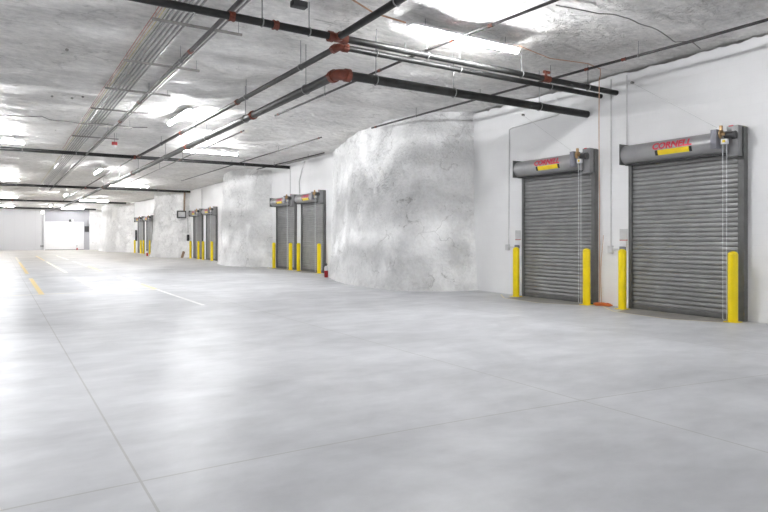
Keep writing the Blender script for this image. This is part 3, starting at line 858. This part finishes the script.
# ------------------------------------------------------------------ extinguishers and far details
def make_ext():
    r = empty('fire_extinguisher', (10.28, 20.85, 0))
    tag(MB().lathe([(.055, .003), (.072, .012), (.075, .05), (.075, .27)], n=18).build('lower_body', M['extred'], r), 'red cylinder')
    tag(MB().lathe([(.0745, .27), (.0745, .37), (.06, .42), (.03, .45)], n=18).build('label_band', M['white'], r), 'pale label band')
    MB().tube([(0, 0, .44), (0, 0, .50)], .022, 10).box(-.09, .05, -.012, .012, .50, .525).box(-.08, .03, -.012, .012, .535, .55).build('valve', M['darkgrey'], r)
    MB().tube([(-.02, .03, .48), (-.05, .10, .45), (-.05, .11, .3), (-.045, .095, .18)], .012, 8).build('hose', M['darkgrey'], r)
    return r
ex = make_ext(); tag(ex, 'red fire extinguisher on the floor at the foot of the broad rock pillar', 'fire extinguisher')
for x, y, lab in [(9.42, 52.6, 'tiny red fire extinguisher at the foot of the third pillar'), (6.7, 83.6, 'tiny red fire extinguisher in front of the white back partition')]:
    o = copy_tree(ex); o.location = (x, y, 0); tag(o, lab, 'fire extinguisher')

# small box, pipe and board at the third pillar
b = empty('pillar_junction_box', (10.85, 46.85, 3.31))
fr = MB()
fr.box(-.32, -.26, -.12, .12, -.28, .28); fr.box(.26, .32, -.12, .12, -.28, .28); fr.box(-.32, .32, -.12, .12, -.28, -.20); fr.box(-.32, .32, -.12, .12, .20, .28)
fr.build('frame', M['darkgrey'], b)
tag(MB().box(-.26, .26, -.08, .12, -.2, .2).build('panel', M['greyconduit'], b), 'pale grey panel')
MB().tube([(.22, .05, .28), (.25, .05, 1.75)], .07, 8).build('conduit', M['wood'], b)
tag(b, 'small framed junction box high on the third pillar corner', 'junction box')
b = empty('hanging_box', (11.3, 46.65, 1.59))
MB().tube([(0, 0, .3), (-.02, 0, 1.45)], .02, 6).build('cord', M['rod'], b)
MB().box(-.09, .09, -.08, .08, -.30, .18, .02).build('housing', M['darkgrey'], b)
tag(b, 'small dark box hanging on a cord below the framed junction box', 'box')
bb = MB().box(-.09, .09, -.03, .03, 0, .52)
o = bb.build('leaning_board', M['wood']); o.location = (10.75, 46.3, .01); o.rotation_euler = (-.15, .35, 0)
tag(o, 'short brown board leaning at the foot of the third pillar', 'board')
tag(MB().box(far_wall_x(65.0)-.22, far_wall_x(65.0)-.03, 64.93, 65.08, 1.2, 2.3, .02).build('tall_box', M['darkgrey']), 'tall black box on the wall beside the small distant doors', 'box')

# back partition and things around it
p = empty('partition', (5.37, YB-.2, 0))
MB().box(-2.13, 2.13, -.06, .06, .06, 3.5, .01).build('panel', M['white'], p)
MB().box(-2.13, 2.13, -.07, .07, .0, .06).build('base_rail', M['guide'], p)
tag(p, 'large plain white partition panel against the far wall', 'partition')
r = empty('corner_post', (3.15, YB-.25, 0))
MB().box(-.05, .05, -.05, .05, 0, 4.75).build('post', M['white'], r)
MB().box(-.42, -.06, -.07, .07, .38, .62, .02).build('handle_box', M['conduit'], r)
tag(r, 'slim white post standing at the edge of the white partition', 'post')
r = empty('post_lamp', (2.98, YB-.3, 4.63))
MB().box(-.14, .14, .0, .28, -.12, .16, .02).build('housing', M['white'], r)
tag(MB().box(-.16, .16, -.05, .0, -.14, .14, .02).build('lens', M['lens'], r), 'glowing lens')
tag(r, 'small lit lamp high at the top of the slim white post', 'lamp')
r = empty('horn_speaker', (6.2, YB-.15, 3.62))
MB().box(-.35, -.05, -.12, .12, -.13, .18, .02).build('bracket', M['darkgrey'], r)
MB().tube([(.02, .1, .1), (.02, -.2, .06)], .14, 12).build('horn', M['white'], r)
tag(r, 'small horn speaker on top of the white partition', 'speaker')
r = empty('control_cabinet', (7.85, YB-.2, 2.62))
MB().box(-.25, .25, 0, .15, -.36, .36, .02).build('cabinet', M['darkgrey'], r)
MB().tube([(.1, .1, .36), (.1, .1, 1.2)], .03, 6).build('conduit', M['rod'], r)
tag(r, 'dark control cabinet on the wall beside the white partition', 'cabinet')

# ------------------------------------------------------------------ camera, world, view
cam = bpy.data.cameras.new('camera'); co = bpy.data.objects.new('camera', cam); COL.objects.link(co)
cam.sensor_width = 36.0; cam.lens = 28.0; cam.shift_y = -18.5/768
cam.clip_end = 300
co.location = (0, 0, 1.55); co.rotation_euler = (PI/2, 0, -math.radians(31.775))
SC.camera = co

w = bpy.data.worlds.new('world'); SC.world = w; w.use_nodes = True
w.node_tree.nodes['Background'].inputs[0].default_value = (.8, .85, 1, 1)
w.node_tree.nodes['Background'].inputs[1].default_value = 0.0
SC.cycles.max_bounces = 14; SC.cycles.diffuse_bounces = 10; SC.cycles.glossy_bounces = 6
SC.cycles.use_denoising = True
SC.cycles.sample_clamp_indirect = 10
SC.view_settings.view_transform = 'Standard'; SC.view_settings.look = 'None'
SC.view_settings.gamma = 1.0; SC.view_settings.use_curve_mapping = False
SC.view_settings.exposure = 1.42
